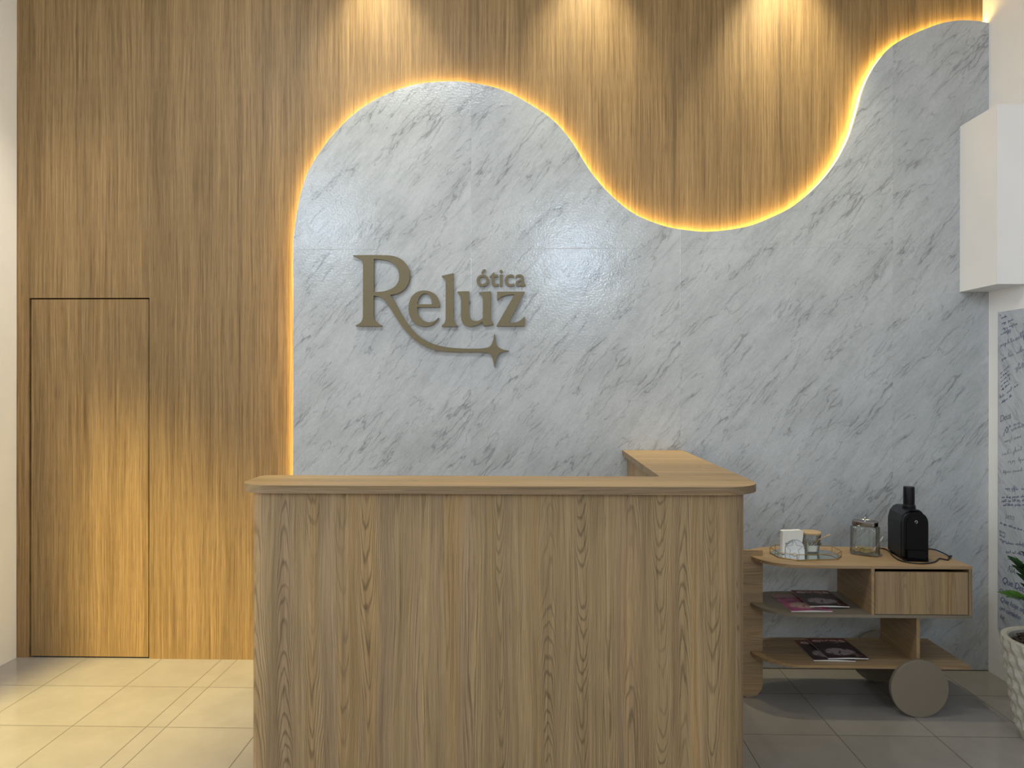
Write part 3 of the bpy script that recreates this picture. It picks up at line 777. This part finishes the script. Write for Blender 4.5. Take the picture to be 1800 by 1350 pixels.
for o in [c for c in board.children if c.name.startswith('screw')]:
    i = 0 if o.name == 'screw' else 1
    me = o.data; me.transform(rmat(board)); me.transform(Matrix.Rotation(-PI/2, 4, 'Y')); me.transform(Matrix.Translation((XR-.008, 3.965, (.275, 1.975)[i]))); me.transform(rmat(board).inverted())

# ------------------------------------------------------------------ potted plant
def plant():
    cx, cy = 2.345, 3.28
    pot = root_of('planter', (cx, cy, 0), 0, 'tapered cream planter with raised triangular relief at the right edge', 'planter')
    h, rt_, rb_ = .45, .190, .116; seg, rows = 44, 15
    bm = bmesh.new(); G = []
    for j in range(rows+1):
        f = j/rows; r = rb_+(rt_-rb_)*(f**.72); row = []
        for i in range(seg):
            a = 2*PI*(i+(.5 if j % 2 else 0))/seg
            k = (i*1 + (j//2)) % 2 if j % 2 == 0 else 2
            dr_ = 0 if j in (0, rows) else (.0095 if k == 0 else (-.003 if k == 1 else -.001))
            row.append(bm.verts.new((cx+(r+dr_)*math.cos(a), cy+(r+dr_)*math.sin(a), h*f)))
        G.append(row)
    for j in range(rows):
        for i in range(seg):
            a, b = G[j], G[j+1]; n_ = (i+1) % seg
            if j % 2 == 0: bm.faces.new((a[i], a[n_], b[i])); bm.faces.new((a[n_], b[n_], b[i]))
            else: bm.faces.new((a[i], a[n_], b[n_])); bm.faces.new((a[i], b[n_], b[i]))
    bm.faces.new(G[0][::-1])
    inner = []
    prev = G[-1]
    for r, z in ((rt_-.002, h+.003), (rt_-.022, h+.003), (rt_-.030, h-.004), (rt_-.034, h-.06)):
        row = [bm.verts.new((cx+r*math.cos(2*PI*(i+.5)/seg), cy+r*math.sin(2*PI*(i+.5)/seg), z)) for i in range(seg)]
        for i in range(seg): bm.faces.new((prev[i], prev[(i+1) % seg], row[(i+1) % seg], row[i]))
        prev = row
    bm.faces.new(prev)
    bmesh.ops.recalc_face_normals(bm, faces=bm.faces)
    build('pot', bm, POT, pot)
    # mulch
    sb = bmesh.new(); random.seed(5)
    lathe([(0, h-.022), (.08, h-.020), (.13, h-.024), (.154, h-.030), (.154, h-.055), (0, h-.055)], cx, cy, 40, sb)
    for k in range(130):
        a = random.uniform(0, 2*PI); r = .145*math.sqrt(random.random()); p = Vector((cx+r*math.cos(a), cy+r*math.sin(a), h-.018+random.uniform(0, .012)))
        d_ = Vector((random.uniform(-1, 1), random.uniform(-1, 1), random.uniform(-.4, .5))).normalized()*random.uniform(.010, .022)
        tube([p-d_, p+d_], [.003, .0045], 5, sb)
    o = build('bark_mulch', sb, SOIL, pot); o['kind'] = 'stuff'
    zz = root_of('potted_plant', (cx, cy, h-.02), 0, 'glossy green arching leafy plant growing in the cream planter', 'plant')
    def leaf(p, d_, nrm, L, w, mat):
        d_ = d_.normalized(); s = d_.cross(nrm).normalized(); nrm = s.cross(d_).normalized()
        bm = bmesh.new(); rows_ = []; N = 8
        for i in range(N+1):
            f = i/N; ww = w*math.sin(PI*f**.8)**.75*(1-.25*f) if 0 < f < 1 else .0006
            c = p+d_*(L*f)-nrm*(.10*L*f*f)
            rows_.append([bm.verts.new(c-s*ww+nrm*ww*.28), bm.verts.new(c), bm.verts.new(c+s*ww+nrm*ww*.28)])
        for A, B in zip(rows_, rows_[1:]):
            bm.faces.new((A[0], A[1], B[1], B[0])); bm.faces.new((A[1], A[2], B[2], B[1]))
        ext = bmesh.ops.solidify(bm, geom=bm.faces[:], thickness=.0011)
        return bm
    tips = [((2.145, 3.19, .665), (2.25, 3.22, .60)), ((2.17, 3.21, .80), (2.25, 3.24, .66)), ((2.23, 3.21, .82), (2.30, 3.25, .66)), ((2.20, 3.06, .74), (2.30, 3.16, .62)),
            ((2.38, 3.10, .95), (2.37, 3.22, .72)), ((2.46, 3.16, .95), (2.39, 3.25, .72)), ((2.42, 3.30, 1.05), (2.37, 3.29, .75)), ((2.44, 3.42, .98), (2.40, 3.34, .74)), ((2.50, 3.38, .80), (2.42, 3.33, .66)), ((2.38, 3.02, .72), (2.36, 3.14, .62))]
    for q, (tip, midp) in enumerate(tips):
        base = Vector((cx+(midp[0]-cx)*.25, cy+(midp[1]-cy)*.25, h-.03))
        path = catmull([base, Vector(midp)*.8+base*.2+Vector((0, 0, .02)), Vector(midp).lerp(Vector(tip), .55)+Vector((0, 0, .012)), Vector(tip)], 8)
        stem = build('stem', tube(path, [.006-.004*i/(len(path)-1) for i in range(len(path))], 7), STEM, zz, smooth=True)
        n_ = len(path)
        for i in range(6, n_-1, 3):
            p = path[i]; t = (path[min(i+1, n_-1)]-path[i-1]).normalized()
            side = t.cross(Vector((0, 0, 1))).normalized()
            if side.length < .5: side = Vector((1, 0, 0))
            for sg in (-1, 1):
                d_ = (side*sg*.75+t*.75+Vector((0, 0, .22+random.uniform(-.1, .1))))
                end = p+d_.normalized()*.075
                if end.x > XR-.02: continue
                build('leaf', leaf(p, d_, (Vector((0, 0, 1))-side*sg*.25+Vector((0, -.35, 0))), random.uniform(.078, .098), .0225, LEAF if (i+q) % 3 else LEAFL), LEAF if (i+q) % 3 else LEAFL, stem, smooth=True)
        t = (path[-1]-path[-3])
        build('leaf', leaf(path[-1], t, Vector((0, -.3, 1)), .075, .018, LEAFL), LEAFL, stem, smooth=True)
plant()
